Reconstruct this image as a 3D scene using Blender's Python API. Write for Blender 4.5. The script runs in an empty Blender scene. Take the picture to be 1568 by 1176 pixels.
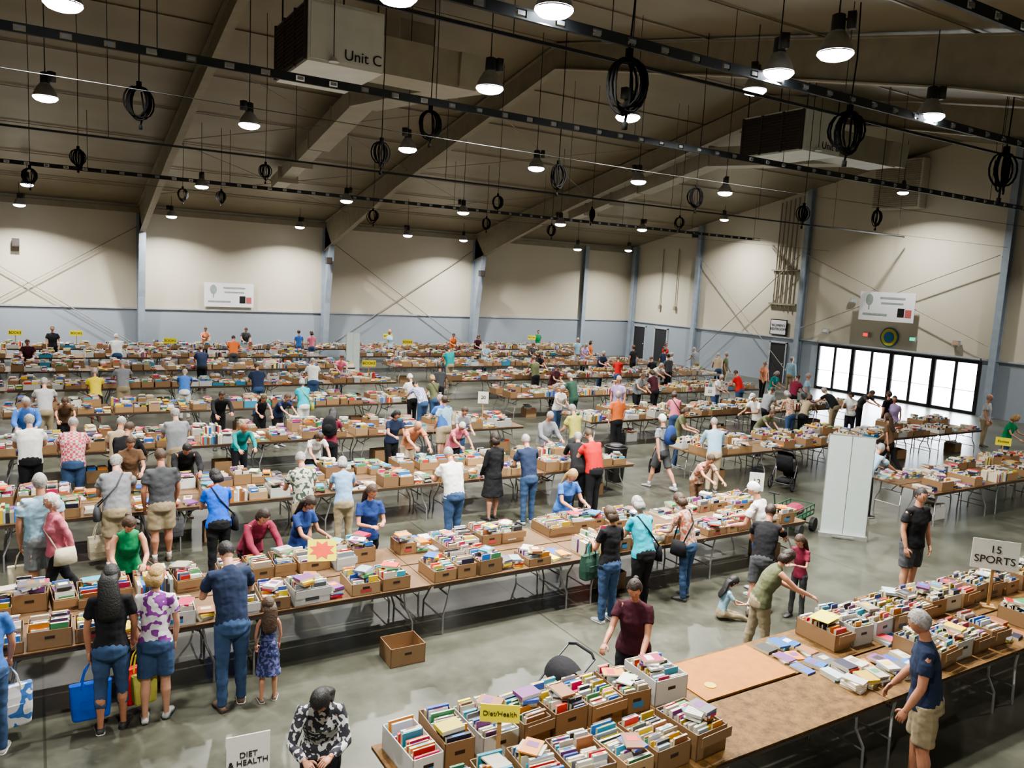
import bpy,bmesh,math,random
from mathutils import Vector,Matrix,noise
R=random.Random(7)
sc=bpy.context.scene
COL=sc.collection
V=Vector
rad=math.radians
# ---------------- camera (standing on the mezzanine, south-west part of the hall)
cam=bpy.data.cameras.new("camera");co=bpy.data.objects.new("camera",cam);COL.objects.link(co)
co.location=(0,0,4.7);co.rotation_euler=(1.43973,-.05294,-.54301)
cam.sensor_width=36;cam.lens=27.65;cam.clip_end=300
sc.camera=co
# ---------------- materials
MC={}
def newmat(name):
    m=bpy.data.materials.new(name);m.use_nodes=True
    nt=m.node_tree;b=nt.nodes["Principled BSDF"];return m,nt,b
def mat(name,col,rough=.6,metal=0,var=.12,scale=8,bump=0.0,bscale=40,emit=0,spec=.5):
    if name in MC:return MC[name]
    m,nt,b=newmat(name)
    tc=nt.nodes.new("ShaderNodeTexCoord")
    n=nt.nodes.new("ShaderNodeTexNoise");n.inputs["Scale"].default_value=scale;n.inputs["Detail"].default_value=4
    nt.links.new(tc.outputs["Object"],n.inputs["Vector"])
    cr_=nt.nodes.new("ShaderNodeValToRGB")
    cr_.color_ramp.elements[0].position=.3;cr_.color_ramp.elements[1].position=.7
    cr_.color_ramp.elements[0].color=[max(0,c*(1-var)) for c in col[:3]]+[1]
    cr_.color_ramp.elements[1].color=[min(1,c*(1+var)) for c in col[:3]]+[1]
    nt.links.new(n.outputs["Fac"],cr_.inputs["Fac"]);nt.links.new(cr_.outputs["Color"],b.inputs["Base Color"])
    b.inputs["Roughness"].default_value=rough;b.inputs["Metallic"].default_value=metal;b.inputs["Specular IOR Level"].default_value=spec
    if bump:
        n2=nt.nodes.new("ShaderNodeTexNoise");n2.inputs["Scale"].default_value=bscale;n2.inputs["Detail"].default_value=3
        nt.links.new(tc.outputs["Object"],n2.inputs["Vector"])
        bp=nt.nodes.new("ShaderNodeBump");bp.inputs["Strength"].default_value=bump;bp.inputs["Distance"].default_value=.02
        nt.links.new(n2.outputs["Fac"],bp.inputs["Height"]);nt.links.new(bp.outputs["Normal"],b.inputs["Normal"])
    if emit:
        b.inputs["Emission Color"].default_value=list(col[:3])+[1];b.inputs["Emission Strength"].default_value=emit
    MC[name]=m;return m
def attrmat(name,rough=.6):
    m,nt,b=newmat(name);a=nt.nodes.new("ShaderNodeAttribute");a.attribute_name="Col"
    n=nt.nodes.new("ShaderNodeTexNoise");n.inputs["Scale"].default_value=30
    mx=nt.nodes.new("ShaderNodeMix");mx.data_type='RGBA';mx.blend_type='MULTIPLY';mx.inputs[0].default_value=.25
    nt.links.new(a.outputs["Color"],mx.inputs[6]);nt.links.new(n.outputs["Color"],mx.inputs[7])
    nt.links.new(mx.outputs[2],b.inputs["Base Color"]);b.inputs["Roughness"].default_value=rough
    return m
BOOKM=attrmat("printed_paper_and_card",.5)
# ---------------- mesh builder
class MB:
    def __init__(s): s.v=[];s.f=[];s.m=[];s.c=[]
    def add(s,vs,fs,m=0,c=None):
        o=len(s.v);s.v.extend([tuple(x) for x in vs])
        for f in fs: s.f.append(tuple(i+o for i in f));s.m.append(m)
        if isinstance(c,list): s.c.extend(c)
        else: s.c.extend([c or (1,1,1)]*len(fs))
    def box(s,c,d,m=0,M=None,col=None):
        x,y,z=d[0]/2,d[1]/2,d[2]/2
        vs=[V((c[0]+i*x,c[1]+j*y,c[2]+k*z)) for k in(-1,1) for j in(-1,1) for i in(-1,1)]
        if M is not None: vs=[M@v for v in vs]
        s.add(vs,[(0,2,3,1),(4,5,7,6),(0,1,5,4),(2,6,7,3),(0,4,6,2),(1,3,7,5)],m,col)
    def tube(s,pts,rad,n=8,m=0,ref=None,cap=True,col=None):
        pts=[V(p) for p in pts];vs=[];k=len(pts)
        for i,p in enumerate(pts):
            t=(pts[min(i+1,k-1)]-pts[max(i-1,0)]).normalized()
            rf=V(ref) if ref is not None else (V((1,0,0)) if abs(t.x)<.8 else V((0,1,0)))
            u=rf-rf.dot(t)*t
            if u.length<1e-4: u=V((0,1,0))-t.y*t
            u.normalize();w=t.cross(u)
            r=rad[i] if isinstance(rad,(list,tuple)) else rad
            if not isinstance(r,(list,tuple)): r=(r,r)
            for j in range(n):
                a=2*math.pi*j/n;vs.append(p+u*math.cos(a)*r[0]+w*math.sin(a)*r[1])
        fs=[(i*n+j,i*n+(j+1)%n,(i+1)*n+(j+1)%n,(i+1)*n+j) for i in range(k-1) for j in range(n)]
        if cap:
            fs.append(tuple(range(n-1,-1,-1)));fs.append(tuple((k-1)*n+j for j in range(n)))
        s.add(vs,fs,m,col)
    def ell(s,c,r,m=0,n=8,k=6,M=None,col=None):
        vs=[];c=V(c)
        for i in range(k+1):
            ph=math.pi*i/k-math.pi/2
            for j in range(n):
                a=2*math.pi*j/n
                p=V((r[0]*math.cos(ph)*math.cos(a),r[1]*math.cos(ph)*math.sin(a),r[2]*math.sin(ph)))
                if M is not None:p=M@p
                vs.append(c+p)
        fs=[(i*n+j,i*n+(j+1)%n,(i+1)*n+(j+1)%n,(i+1)*n+j) for i in range(k) for j in range(n)]
        s.add(vs,fs,m,col)
    def mesh(s,name,mats,smooth=False,color=False):
        me=bpy.data.meshes.new(name);me.from_pydata(s.v,[],s.f)
        for m in mats: me.materials.append(m)
        me.polygons.foreach_set("material_index",s.m)
        if smooth: me.polygons.foreach_set("use_smooth",[True]*len(s.f))
        if color:
            at=me.color_attributes.new("Col",'FLOAT_COLOR','CORNER');d=[]
            for f,c in zip(s.f,s.c): d.extend([c[0],c[1],c[2],1.0]*len(f))
            at.data.foreach_set("color",d)
        me.update();return me
    def obj(s,name,mats,loc=(0,0,0),rz=0,smooth=False,color=False,parent=None):
        o=bpy.data.objects.new(name,s.mesh(name,mats,smooth,color));COL.objects.link(o)
        o.location=loc;o.rotation_euler=(0,0,rz)
        if parent:o.parent=parent
        return o
def inst(name,me,loc,rz=0,s=1):
    o=bpy.data.objects.new(name,me);COL.objects.link(o);o.location=loc;o.rotation_euler=(0,0,rz);o.scale=(s,s,s);return o
def text(body,parent,loc,rot,size,m):
    c=bpy.data.curves.new("lettering",'FONT');c.body=body;c.size=size;c.align_x='CENTER';c.align_y='CENTER';c.extrude=.002
    c.materials.append(m);o=bpy.data.objects.new("lettering",c);COL.objects.link(o);o.location=loc;o.rotation_euler=rot;o.parent=parent
    return o

# ================= PEOPLE =================
CC={'white':(.62,.62,.6),'black':(.012,.012,.014),'navy':(.018,.028,.06),'navyblue':(.02,.045,.16),'royal':(.01,.09,.5),'blue':(.05,.14,.4),
'ltblue':(.27,.42,.52),'teal':(.01,.2,.2),'turq':(.015,.36,.46),'green':(.015,.2,.08),'olive':(.11,.12,.065),'dkgreen':(.03,.07,.05),'yellow':(.55,.45,.04),
'khaki':(.27,.22,.14),'tan':(.38,.3,.2),'grey':(.19,.2,.21),'ltgrey':(.36,.36,.36),'dkgrey':(.06,.063,.068),'pink':(.52,.15,.2),'maroon':(.19,.025,.05),
'red':(.45,.02,.02),'orange':(.55,.14,.04),'peach':(.55,.23,.13),'lav':(.34,.26,.46),'denim':(.04,.075,.15),'brown':(.12,.07,.04),'burg':(.045,.01,.017),
'kyellow':(.38,.36,.09),'stripeblue':(.2,.32,.48),'cream':(.5,.45,.33)}
HC={'black':(.008,.007,.007),'brown':(.05,.028,.015),'dbrown':(.022,.013,.009),'blonde':(.34,.22,.09),'grey':(.26,.25,.24),'white':(.5,.48,.45),'red':(.2,.06,.03)}
def clothmat(k):
    nm="cloth_"+k
    if nm in MC:return MC[nm]
    pats={'bwfloral':((.03,.03,.04),(.5,.5,.5),'v',24),'pfloral':((.62,.6,.62),(.2,.04,.25),'v',13),'nfloral':((.015,.025,.08),(.1,.1,.25),'v',30),
    'hawaii':((.38,.38,.3),(.04,.06,.045),'v',16),'plaid':((.45,.06,.08),(.5,.42,.42),'c',22),'ofloral':((.4,.34,.28),(.38,.1,.05),'v',22),'stripes':((.1,.12,.3),(.6,.6,.65),'c',30),'btote':((.6,.6,.6),(.05,.15,.4),'v',9)}
    if k not in pats:
        m=mat(nm,CC[k],.88,0,.15,5,.5,9,spec=.25);return m
    a,b_,t,s=pats[k];m,nt,b=newmat(nm)
    tc=nt.nodes.new("ShaderNodeTexCoord")
    if t=='v':
        n=nt.nodes.new("ShaderNodeTexNoise");n.inputs["Scale"].default_value=s;n.inputs["Detail"].default_value=1
        nt.links.new(tc.outputs["Object"],n.inputs["Vector"])
        r=nt.nodes.new("ShaderNodeValToRGB");r.color_ramp.interpolation='CONSTANT'
        r.color_ramp.elements[0].color=list(a)+[1];r.color_ramp.elements[1].position=.52;r.color_ramp.elements[1].color=list(b_)+[1]
        nt.links.new(n.outputs["Fac"],r.inputs["Fac"]);nt.links.new(r.outputs["Color"],b.inputs["Base Color"])
    else:
        n=nt.nodes.new("ShaderNodeTexChecker");n.inputs["Scale"].default_value=s;n.inputs[1].default_value=list(a)+[1];n.inputs[2].default_value=list(b_)+[1]
        nt.links.new(tc.outputs["Object"],n.inputs["Vector"]);nt.links.new(n.outputs["Color"],b.inputs["Base Color"])
    b.inputs["Roughness"].default_value=.88;MC[nm]=m;return m
def skinmat(i):
    c=[(.48,.235,.15),(.40,.185,.11),(.52,.28,.19),(.25,.12,.07)][i];return mat("skin_%d"%i,c,.5,0,.08,12)
# lean, nod, armR(fwd,out,elbow,inward), armL, legs((thigh,knee),(thigh,knee))
PO={'stand':(2,8,(4,8,14,4),(2,9,18,4),((2,2),(-2,2))),
'look':(5,32,(6,9,20,6),(4,10,16,4),((3,2),(-2,3))),
'browse':(17,32,(34,8,42,12),(22,9,58,14),((6,6),(-2,3))),
'bend':(44,18,(52,6,16,8),(44,8,28,10),((10,8),(4,4))),
'stoop':(30,36,(26,14,62,30),(24,12,66,32),((10,8),(4,4))),
'reach':(26,24,(44,8,20,6),(22,10,36,12),((10,8),(-8,2))),
'hold':(5,34,(16,8,84,26),(16,8,80,26),((2,2),(-1,2))),
'walk':(5,8,(22,6,18,4),(-20,8,14,2),((-20,14),(22,8))),
'push':(12,16,(30,6,30,0),(28,6,32,0),((14,14),(-14,10))),
'sit':(12,34,(34,8,50,26),(26,10,56,28),((84,12),(80,46)))}
TMP=[];PEOPLE=[];BLK=[];TL=2.44
def person(x,y,H,face,sex,shirt,sleeve,bot,botc,hair,hairc,pose,seed):
    rr=random.Random(seed);s=H
    d=math.hypot(x,y)
    vox=.012 if d<13 else (.018 if d<20 else .03)
    ls=10 if d<20 else 8
    lean,nod,aR,aL,legs=PO[pose]
    j=lambda k:rr.uniform(-k,k)
    if pose not in('sit',): lean+=j(5);nod+=j(8)
    f=sex=='f';kid=H<1.45
    bw=rr.uniform(.98,1.2) if not kid else .92
    if f:bw*=.96
    D=lambda a:V((0,math.sin(rad(a)),math.cos(rad(a))))
    TH,SH,AN=.235*s,.235*s,.042*s
    def legpts(side,tk):
        t,k=tk
        hip=V((side*.05*s,0,0));kn=hip+V((side*.006*s,math.sin(rad(t))*TH,-math.cos(rad(t))*TH))
        an=kn+V((side*.004*s,math.sin(rad(t-k))*SH,-math.cos(rad(t-k))*SH))
        return hip,kn,an
    LG=[legpts(1,legs[0]),legpts(-1,legs[1])]
    zp=max(-l[2].z for l in LG)+AN
    if pose=='sit': zp=.075*s
    P0=V((0,-.05*s*math.sin(rad(lean))*2,zp))
    P1=P0+D(lean*.4)*.10*s;P2=P1+D(lean*.9)*.115*s;P3=P2+D(lean*1.1)*.105*s;PN=P3+D(lean*1.0+nod*.15)*.035*s
    ha=lean*.75+nod
    HCn=PN+D(lean*.8+nod*.3)*.03*s+D(ha)*.055*s
    sk,sh,pa=MB(),MB(),MB()
    out=MB()
    X=V((1,0,0))
    fw=D(lean*.9+90)
    hw=(.098 if not f else .102)*s*bw;ww=(.086 if not f else .074)*s*bw;cw=(.100 if not f else .087)*s*bw
    lo=P0-V((0,0,.03*s))
    rings=[(lo,(hw*1.04,.078*s*bw)),(P0+V((0,0,.02*s)),(hw*1.0,.077*s*bw)),(P1,(ww*1.05,.066*s*bw)),(P1*.5+P2*.5+fw*.004*s,(cw*.98,.069*s*bw)),
      (P2+fw*(.010*s if f else .004*s),(cw*1.02,(.075 if f else .068)*s*bw)),(P2*.45+P3*.55,(cw*1.0,.06*s)),(P3-D(lean)*.012*s,(cw*.82,.048*s)),(P3+D(lean)*.008*s,(.05*s,.04*s)),(PN-D(lean)*.012*s,(.033*s,.033*s))]
    if kid: rings=[(p,(a*.92,b*.92)) for p,(a,b) in rings]
    sh.tube([r[0] for r in rings],[r[1] for r in rings],16,0,X)
    sx=(.112 if not f else .098)*s*(.92 if kid else 1)
    hands=[];shs=[]
    for side,A in((1,aR),(-1,aL)):
        a,o,e,inn=A
        if pose!='sit': a+=j(7);e+=j(9)
        S=P3-D(lean)*.022*s+X*side*sx
        d1=V((side*math.sin(rad(o)),math.sin(rad(a))*math.cos(rad(o)),-math.cos(rad(a))*math.cos(rad(o))))
        b=a+e
        d2=V((-side*math.sin(rad(inn)),math.sin(rad(b))*math.cos(rad(inn)),-math.cos(rad(b))*math.cos(rad(inn))))
        E=S+d1*.172*s;Wr=E+d2*.148*s
        shs.append(S);hands.append(Wr+d2*.06*s)
        ar=(.0275 if not f else .024)*s*(.8 if kid else 1)*(bw*.5+.5)
        i0=S*.5+(P3-D(lean)*.02*s)*.5
        sk.tube([S-X*side*.02*s,S*.7+E*.3,E-d1*.01,E+d2*.02,E*.6+Wr*.4,Wr,Wr+d2*.01*s],[ar*1.1,ar,ar*.82,ar*.8,ar*.82,ar*.56,ar*.58],ls)
        if sleeve=='short':
            m_=S*.42+E*.58
            sh.tube([i0,S-X*side*.006*s,S*.75+E*.25,m_],[.034*s,.036*s*(ar/.0275/s*.5+.5),ar*1.3,ar*1.4],10)
        elif sleeve=='long':
            sh.tube([i0,S-X*side*.006*s,S*.7+E*.3,E,E*.5+Wr*.5,Wr*.93+E*.07],[.034*s,.036*s,ar*1.28,ar*1.15,ar*1.08,ar*.85],10)
        else:
            sh.tube([i0-X*side*.02*s,S-X*side*.022*s],[.034*s,.026*s],10)
        t=V((-side*abs(d2.y),1-abs(d2.y),.25));t=(t-t.dot(d2)*d2).normalized();n=-side*d2.cross(t)
        hs=s*(1 if not f else .93)
        pc=Wr
        out.tube([pc-d2*.008*hs,pc+d2*.015*hs,pc+d2*.035*hs,pc+d2*.055*hs,pc+d2*.058*hs],[(.014*hs,.011*hs),(.020*hs,.0105*hs),(.0245*hs,.010*hs),(.0235*hs,.008*hs),(.019*hs,.004*hs)],8,0,t)
        curl0=24 if pose in('stand','walk','look') else 30
        if pose in('hold','push'):curl0=48
        fn=5 if d<14 else 4
        for q,L in enumerate((.043,.048,.045,.035)):
            b0=pc+d2*.052*hs+t*(.0165-.0108*q)*hs
            p=[b0-d2*.012*hs,b0]
            for g,sg in enumerate((.42,.32,.26)):
                an_=rad(curl0*(.45,1.35,2.1)[g]+q*2)
                dv=d2*math.cos(an_)+n*math.sin(an_);p.append(p[-1]+dv*L*sg*hs)
            out.tube(p,[.0056*hs,.0056*hs,.0052*hs,.0047*hs,.0034*hs],fn,0)
        b0=pc+d2*.018*hs+t*.017*hs
        p=[b0,b0+(d2*.6+t*.7+n*.2).normalized()*.020*hs];p.append(p[-1]+(d2*.85+t*.3+n*.35).normalized()*.017*hs);p.append(p[-1]+(d2*.9+t*.05+n*.45).normalized()*.013*hs)
        out.tube(p,[.0078*hs,.0068*hs,.0062*hs,.0042*hs],fn,0)
    sk.tube([P3-D(lean)*.03*s,P3,PN,HCn-D(ha)*.02*s],[.036*s,.034*s,.030*s,.028*s] if not f else [.03*s,.028*s,.025*s,.026*s],ls+2)
    for side,(h_,k_,a_) in zip((1,-1),LG):
        h_=h_+P0;k_=k_+P0;a_=a_+P0
        tr=.050*s*bw if not kid else .042*s
        if bot in('shorts','dress','capri'):
            back=V((0,-.008*s,0)) 
            sk.tube([h_*.5+k_*.5,k_,k_*.9+a_*.1,k_*.68+a_*.32+back,k_*.3+a_*.7,a_,a_-V((0,0,.02*s))],[tr*.85,.031*s*bw,.030*s*bw,.032*s*bw,.022*s,.0175*s,.02*s],ls)
        if bot=='pants' :
            pa.tube([h_+V((0,0,.01*s)),h_*.6+k_*.4,k_,k_*.6+a_*.4,a_+(a_-k_).normalized()*.012*s],[tr*1.15,tr*1.02,.038*s*bw,.035*s*bw,.029*s*bw],12)
        elif bot=='capri':
            pa.tube([h_+V((0,0,.01*s)),h_*.6+k_*.4,k_,k_*.5+a_*.5],[tr*1.12,tr*1.0,.036*s*bw,.034*s*bw],12)
        elif bot=='shorts':
            e=k_*.9+h_*.1
            pa.tube([h_+V((0,0,.01*s)),h_*.6+k_*.4,e],[tr*1.17,tr*1.14,tr*1.06],12)
            if pose!='sit' and not f: out.tube([a_-V((0,0,.02*s)),a_+(k_-a_)*.08,a_+(k_-a_)*.16],[.0225*s,.0205*s,.0235*s],10,5)
        ax=V((side*.18,1,0)).normalized()
        if pose=='sit':
            dv=(a_-k_).normalized();up=V((0,.2,1)).normalized();b1=a_
            out.tube([b1+dv*.0-up*.02*s,b1+up*.03*s+dv*.02*s,b1+up*.09*s+dv*.02*s,b1+up*.11*s+dv*.02*s],[.02*s,.028*s,.026*s,.012*s],8,4)
        else:
            zz=max(0,a_.z-AN)
            bs=V((a_.x,a_.y,zz))-ax*.035*s
            prof=[(0,.016,.020),(.012,.024,.030),(.035,.0255,.042),(.06,.026,.038),(.095,.030,.026),(.125,.028,.020),(.146,.016,.013)]
            out.tube([bs+ax*p_*s+V((0,0,h2*s*.5)) for p_,w2,h2 in prof],[(w2*s*.95,h2*s*.56) for p_,w2,h2 in prof],10,4,ax.cross(V((0,0,1))))
            out.tube([bs+ax*p_*s+V((0,0,.004*s)) for p_,w2,h2 in prof],[(w2*s*1.04,.005*s) for p_,w2,h2 in prof],10,5 if rr.random()<.5 else 6,ax.cross(V((0,0,1))))
    if bot=='dress':
        kz=(LG[0][1]+P0).z
        pa.tube([P1,P0,P0*.5+V((0,0,kz*.5)),V((0,P0.y,kz))],[(ww*1.04,.066*s),(hw*1.03,.077*s),(hw*1.15,.09*s),(hw*1.35,.11*s)],16,0,X)
    else:
        bk=V((0,-.008*s,0))
        pa.tube([P0-V((0,0,.045*s)) if pose!='sit' else P0-V((0,0,.03*s)),P0-V((0,0,.02*s))+bk,P0+V((0,0,.015*s))+bk,P1*.7+P0*.3],[(hw*.72,.06*s),(hw*.98,.078*s*bw),(hw*.97,.076*s*bw),(ww*1.0,.064*s*bw)],14,0,X)
    # head
    a_,b_,c_=.0455*s,.0565*s,.0655*s
    if kid:a_*=1.15;b_*=1.15;c_*=1.12
    turn=rad(j(18))
    HM=Matrix.Translation(HCn)@Matrix.Rotation(turn,4,'Z')@Matrix.Rotation(-rad(ha),4,'X')
    def hp(ph,th,sc_=1):
        x_=math.cos(ph)*math.sin(th);y_=math.cos(ph)*math.cos(th);z_=math.sin(ph)
        wx=1-(.30*(-z_)**1.3 if z_<0 else 0)+( .03 if -.1<z_<.4 else 0)
        yy=y_
        if y_>0: yy=min(y_,.9)+(.0 if z_>0 else .14*z_*z_)
        elif z_<-.1: yy=y_*(1-.35*(-z_-.1))
        return V((x_*a_*wx*sc_,yy*b_*sc_,z_*c_*sc_))
    nn,kk=(16,12) if d<20 else (10,8)
    vs=[]
    for i in range(kk+1):
        for q in range(nn): vs.append(HM@hp(math.pi*i/kk-math.pi/2,2*math.pi*q/nn))
    out.add(vs,[(i*nn+(q+1)%nn,i*nn+q,(i+1)*nn+q,(i+1)*nn+(q+1)%nn) for i in range(kk) for q in range(nn)],0)
    nz=[(-.12,.86,.25),(.12,.86,.25),(-.22,.88,-.22),(.22,.88,-.22),(0,1.17,-.16),(0,.95,.2)]
    out.add([HM@V((p[0]*a_,p[1]*b_,p[2]*c_)) for p in nz],[(0,5,4,2),(5,1,3,4),(2,4,3)],0)
    H3=HM.to_3x3()
    for e in(-1,1):
        out.ell(HM@V((e*.38*a_,.84*b_,.04*c_)),(.15*a_,.07*b_,.075*c_),5,6,4,H3)
        out.ell(HM@V((e*.38*a_,.895*b_,.04*c_)),(.07*a_,.03*b_,.06*c_),6,6,4,H3)
        out.ell(HM@V((e*.38*a_,.87*b_,.2*c_)),(.22*a_,.05*b_,.03*c_),3 if hair!='cap' else 0,6,4,H3)
        out.ell(HM@V((e*1.0*a_,-.02*b_,-.02*c_)),(.08*a_,.17*b_,.26*c_),0,6,4,H3)
    out.ell(HM@V((0,.90*b_,-.47*c_)),(.33*a_,.06*b_,.055*c_),7,6,4,H3)
    vol=1.10 if hair!='short' else 1.06
    if hair=='cap':vol=1.07
    vs=[]
    hn,hk=(20,16) if d<20 else (12,10)
    for i in range(hk+1):
        for q in range(hn):
            ph=math.pi*i/hk-math.pi/2;th=2*math.pi*q/hn
            p=hp(ph,th,vol);nv=noise.noise(V((math.sin(th)*2.2+seed,math.cos(th)*2.2,ph*2.2)))*.05
            p=p*(1+nv);p.z+=.02*c_;p.y-=.03*b_;vs.append(HM@p)
    fs=[]
    for i in range(hk):
        for q in range(hn):
            ph=math.pi*(i+.5)/hk-math.pi/2;th=2*math.pi*(q+.5)/hn
            y_=math.cos(ph)*math.cos(th);z_=math.sin(ph)
            low=-.55 if hair in('short','cap','bun') else -.8
            t_=min(1,max(0,(y_+.25)/.9));hl=low+(.52-low)*t_
            if hair in('long','bob') and y_<.35: hl=-.85
            k=z_>hl
            if hair=='bald': k=(z_>hl) and z_<.45 and y_<.35
            if k: fs.append((i*hn+(q+1)%hn,i*hn+q,(i+1)*hn+q,(i+1)*hn+(q+1)%hn))
    out.add(vs,fs,3)
    if hair=='long':
        b0=HM@V((0,-.45*b_,.2*c_));b1=HM@V((0,-.72*b_,-.7*c_));b2=P3-fw*.05*s-V((0,0,.02*s));b3=P2-fw*.076*s+V((0,0,.01*s))
        out.tube([b0,b1,b2,b3,b3-D(lean)*.03*s],[(a_*1.0,b_*.5),(a_*1.2,b_*.5),(a_*1.4,b_*.36),(a_*1.25,b_*.25),(a_*.8,b_*.1)],12,3,X)
    elif hair=='bob':
        out.tube([HM@V((0,-.3*b_,.1*c_)),HM@V((0,-.42*b_,-.6*c_)),HM@V((0,-.35*b_,-1.15*c_))],[(a_*1.08,b_*.7),(a_*1.18,b_*.66),(a_*1.0,b_*.5)],12,3,X)
    elif hair=='bun':
        out.ell(HM@V((0,-1.15*b_,.25*c_)),(.45*a_,.4*b_,.35*c_),3,8,6)
    elif hair=='cap':
        out.tube([HM@V((0,.5*b_,.42*c_)),HM@V((0,1.0*b_,.42*c_)),HM@V((0,1.55*b_,.33*c_))],[(a_*.95,.06*c_),(a_*.9,.05*c_),(a_*.5,.04*c_)],10,3,X)
    th=rad(face-90);RM=Matrix.Rotation(th,4,'Z')
    hd=RM@V((HCn.x,HCn.y,0))
    fx,fy=x-hd.x,y-hd.y
    for y0,y1,x0,x1 in BLK:
        if x0-.2<fx<x1+.2 and y0-.30<fy<y1+.30:
            up=math.sin(rad(face))
            if up>.3: fy=y0-.31
            elif up<-.3: fy=y1+.31
            else: fy=y0-.31 if fy<(y0+y1)/2 else y1+.31
    L=V((fx,fy,0));w=lambda p:L+RM@p
    rec=dict(out=out,comps=[],loc=(fx,fy,0),rz=th,shirt=shirt,botc=botc,hairc=hairc,skin=rr.choice([0,0,0,1,2]),seed=seed,d=d,cap=hair=='cap',kid=kid,
      hands=[w(p) for p in hands],sh=[w(p) for p in shs],P0=P0,P2=P2,P3=P3,fw=fw,s=s,bw=bw,RM=RM,L=L)
    for mb,mi in((sk,0),(sh,1),(pa,2)):
        if not mb.v: continue
        me=mb.mesh("tmp",[]);o=bpy.data.objects.new("tmp",me);COL.objects.link(o)
        md=o.modifiers.new("r",'REMESH');md.mode='VOXEL';md.voxel_size=vox*(.8 if mi==0 and d<20 else 1)
        ms=o.modifiers.new("s",'SMOOTH');ms.factor=.5;ms.iterations=3 if mi else 2
        rec['comps'].append((o,mi));TMP.append(o)
    PEOPLE.append(rec)
def finish_people():
    dg=bpy.context.evaluated_depsgraph_get();dg.update()
    for r in PEOPLE:
        mb=r['out']
        for o,mi in r['comps']:
            e=o.evaluated_get(dg);me=e.to_mesh()
            vs=[v.co.copy() for v in me.vertices]
            if mi and r['d']<16:
                sd=r['seed']*3.1
                for v,mv in zip(vs,me.vertices):
                    q=noise.noise(V((v.x*9+sd,v.y*9,v.z*14)))*.008+noise.noise(V((v.x*22+sd,v.y*22,v.z*30)))*.003
                    v+=mv.normal*q
            mb.add(vs,[tuple(p.vertices) for p in me.polygons],mi)
            e.to_mesh_clear()
        hm=mat("hair_"+r['hairc'],HC.get(r['hairc'],(.3,.3,.3)),.6,0,.35,30,.4,60) if not r['cap'] else clothmat('white')
        mats=[skinmat(r['skin']),clothmat(r['shirt']),clothmat(r['botc']),hm,mat("shoe_leather_%d"%(r['seed']%3),[(.03,.03,.03),(.3,.3,.3),(.1,.06,.04)][r['seed']%3],.6),mat("eye_white",(.6,.6,.58),.4),mat("dark_rubber",(.02,.02,.02),.5),mat("lips",(.35,.12,.1),.5)]
        mb.obj("child" if r['kid'] else "person",mats,r['loc'],r['rz'],smooth=True)
    for o in TMP:
        me=o.data;bpy.data.objects.remove(o);bpy.data.meshes.remove(me)
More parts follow.
